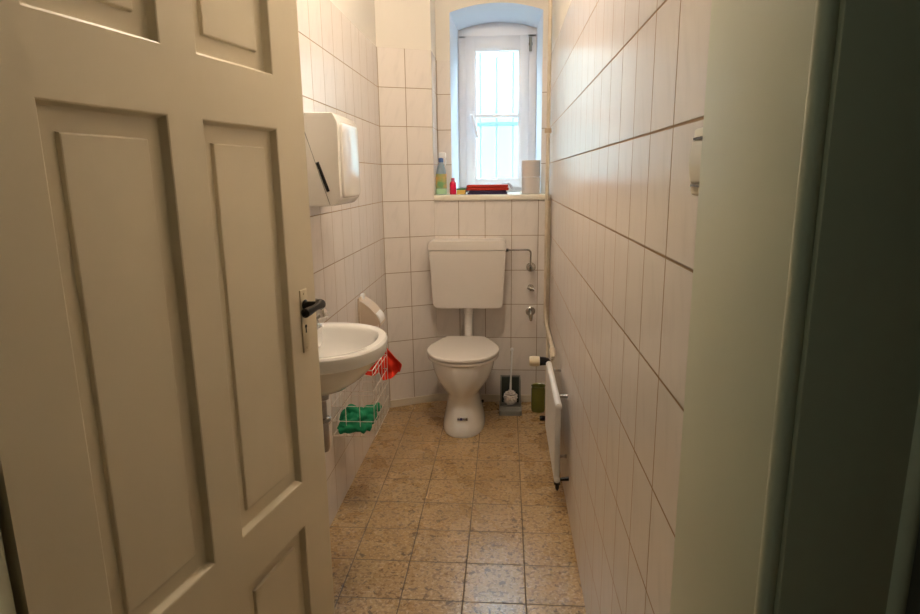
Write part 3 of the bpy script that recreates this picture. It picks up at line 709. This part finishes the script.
solo('navy_cloth', folded(-.218, .010, 3.545, 3.66, S, .010, 1.3, 2), 'navy', (-.10, 3.60, S), 'folded dark navy cloth on the sill beneath the red one', 'folded cloth')
solo('dark_red_cloth', folded(-.226, .018, 3.545, 3.66, S+.0215, .0155, 5.1, 2), 'darkred', (-.10, 3.60, S+.018), 'folded dark red cloth lying on the navy cloth on the sill', 'folded cloth')
def pf(s, t):
    return Vector((-.018 + .056*s + .004*math.sin(t*7), 3.55 + .09*t, S + .0625 - .003*(1-s) + .006*math.sin(t*9)*s - .050*max(0, s-.66)*2*(1-.4*t)))
solo('pale_cloth', cloth(18, pf, .003), 'palecloth', (0, 3.6, S+.03), 'pale grey blue rag lying on the right end of the dark red cloth', 'cloth')
def rollz(z, label):
    t = root('paper_roll', (.146, 3.62, z), label, 'toilet paper roll', 'toilet paper rolls stacked on the sill')
    rings = [(.0215,.0),(.051,.0),(.0535,.003),(.0535,.090),(.051,.093),(.0215,.093)]
    n = 32; bm = bmesh.new(); R = [[bm.verts.new((.146+r*math.cos(2*PI*i/n), 3.62+r*math.sin(2*PI*i/n), z+h)) for i in range(n)] for r, h in rings]
    for a, b in zip(R, R[1:]+R[:1]):
        for i in range(n): bm.faces.new((a[i], a[(i+1)%n], b[(i+1)%n], b[i]))
    bmesh.ops.recalc_face_normals(bm, faces=bm.faces[:])
    link('paper', bm, 'paper', t)
    return t
rollz(S, 'grey brown toilet paper roll on the sill, lower of the two stacked')
rollz(S+.0945, 'grey brown toilet paper roll, upper of the two stacked beside the pipe')

# ------------------------------------------------------------------ ceiling lamp (the room's lamp, above the frame)
lx, ly, lz = -.14, 1.95, 2.52
lp = root('ceiling_lamp', (lx, ly, CEIL), 'round opal globe lamp hanging from the ceiling in the middle of the room', 'ceiling lamp')
bm = bmesh.new(); bmesh.ops.create_uvsphere(bm, u_segments=32, v_segments=20, radius=.075)
bmesh.ops.translate(bm, verts=bm.verts[:], vec=(lx, ly, lz)); link('globe', bm, 'globe', lp)
link('stem', tube([(lx, ly, lz+.07), (lx, ly, CEIL-.02), (lx, ly, CEIL)], [.012,.012,.045], 16), 'brass', lp)

cl = root('ceiling_lamp', (-.95, -.25, CEIL), 'dim flat round lamp added on the unseen corridor ceiling to light the door casing', 'ceiling lamp')  # unseen lamp added to brighten casing, beads and jamb from the left
link('added_lamp_base', lathe([(.12, CEIL-.02), (.125, CEIL-.015), (.125, CEIL)], -.95, -.25, 28), 'whiteplastic', cl)
link('diffuser', lathe([(.02, CEIL-.075), (.07, CEIL-.068), (.105, CEIL-.045), (.115, CEIL-.0205)], -.95, -.25, 28), 'added_glow', cl)
# ------------------------------------------------------------------ courtyard outside: wall and ground added to dim the window view
struct('wall_added_courtyard', box(-7, 7, 8.5, 8.8, -1, 4.3), 'court')
struct('ground', box(-7, 7, 4.5, 8.5, -1.1, -1), 'court')
# ------------------------------------------------------------------ daylight
w = bpy.data.worlds.new('sky'); bpy.context.scene.world = w; w.use_nodes = True
w.node_tree.nodes['Background'].inputs[0].default_value = (.62, .84, 1.0, 1); w.node_tree.nodes['Background'].inputs[1].default_value = 21.0
pl = bpy.data.lights.new('window_daylight', 'AREA'); pl.shape = 'RECTANGLE'; pl.size = .50; pl.size_y = 1.0; pl.cycles.is_portal = True
po = bpy.data.objects.new('window_daylight', pl); po.location = (-.055, YW+.18, 1.72); po.rotation_euler = (-PI/2, 0, 0); C.objects.link(po)

# ------------------------------------------------------------------ camera
cd = bpy.data.cameras.new('camera'); cd.sensor_width = 36; cd.lens = 609.28/920*36; cd.clip_start = .02
co = bpy.data.objects.new('camera', cd); C.objects.link(co); co.location = (0, 0, HC)
pit, yaw, rol = .2106, .0757, -.0123
fw = Vector((-math.sin(yaw)*math.cos(pit), math.cos(yaw)*math.cos(pit), -math.sin(pit)))
r = Vector((math.cos(yaw), math.sin(yaw), 0)); u = r.cross(fw)
r2 = r*math.cos(rol) + u*math.sin(rol); u2 = -r*math.sin(rol) + u*math.cos(rol)
co.rotation_euler = Matrix((r2, u2, -fw)).transposed().to_euler()
sc = bpy.context.scene; sc.camera = co
vs = sc.view_settings; vs.view_transform = 'Standard'; vs.look = 'None'; vs.gamma = 1; vs.use_curve_mapping = False; vs.exposure = 0.72
for o in bpy.data.objects:
    if '_w' in o: del o['_w']
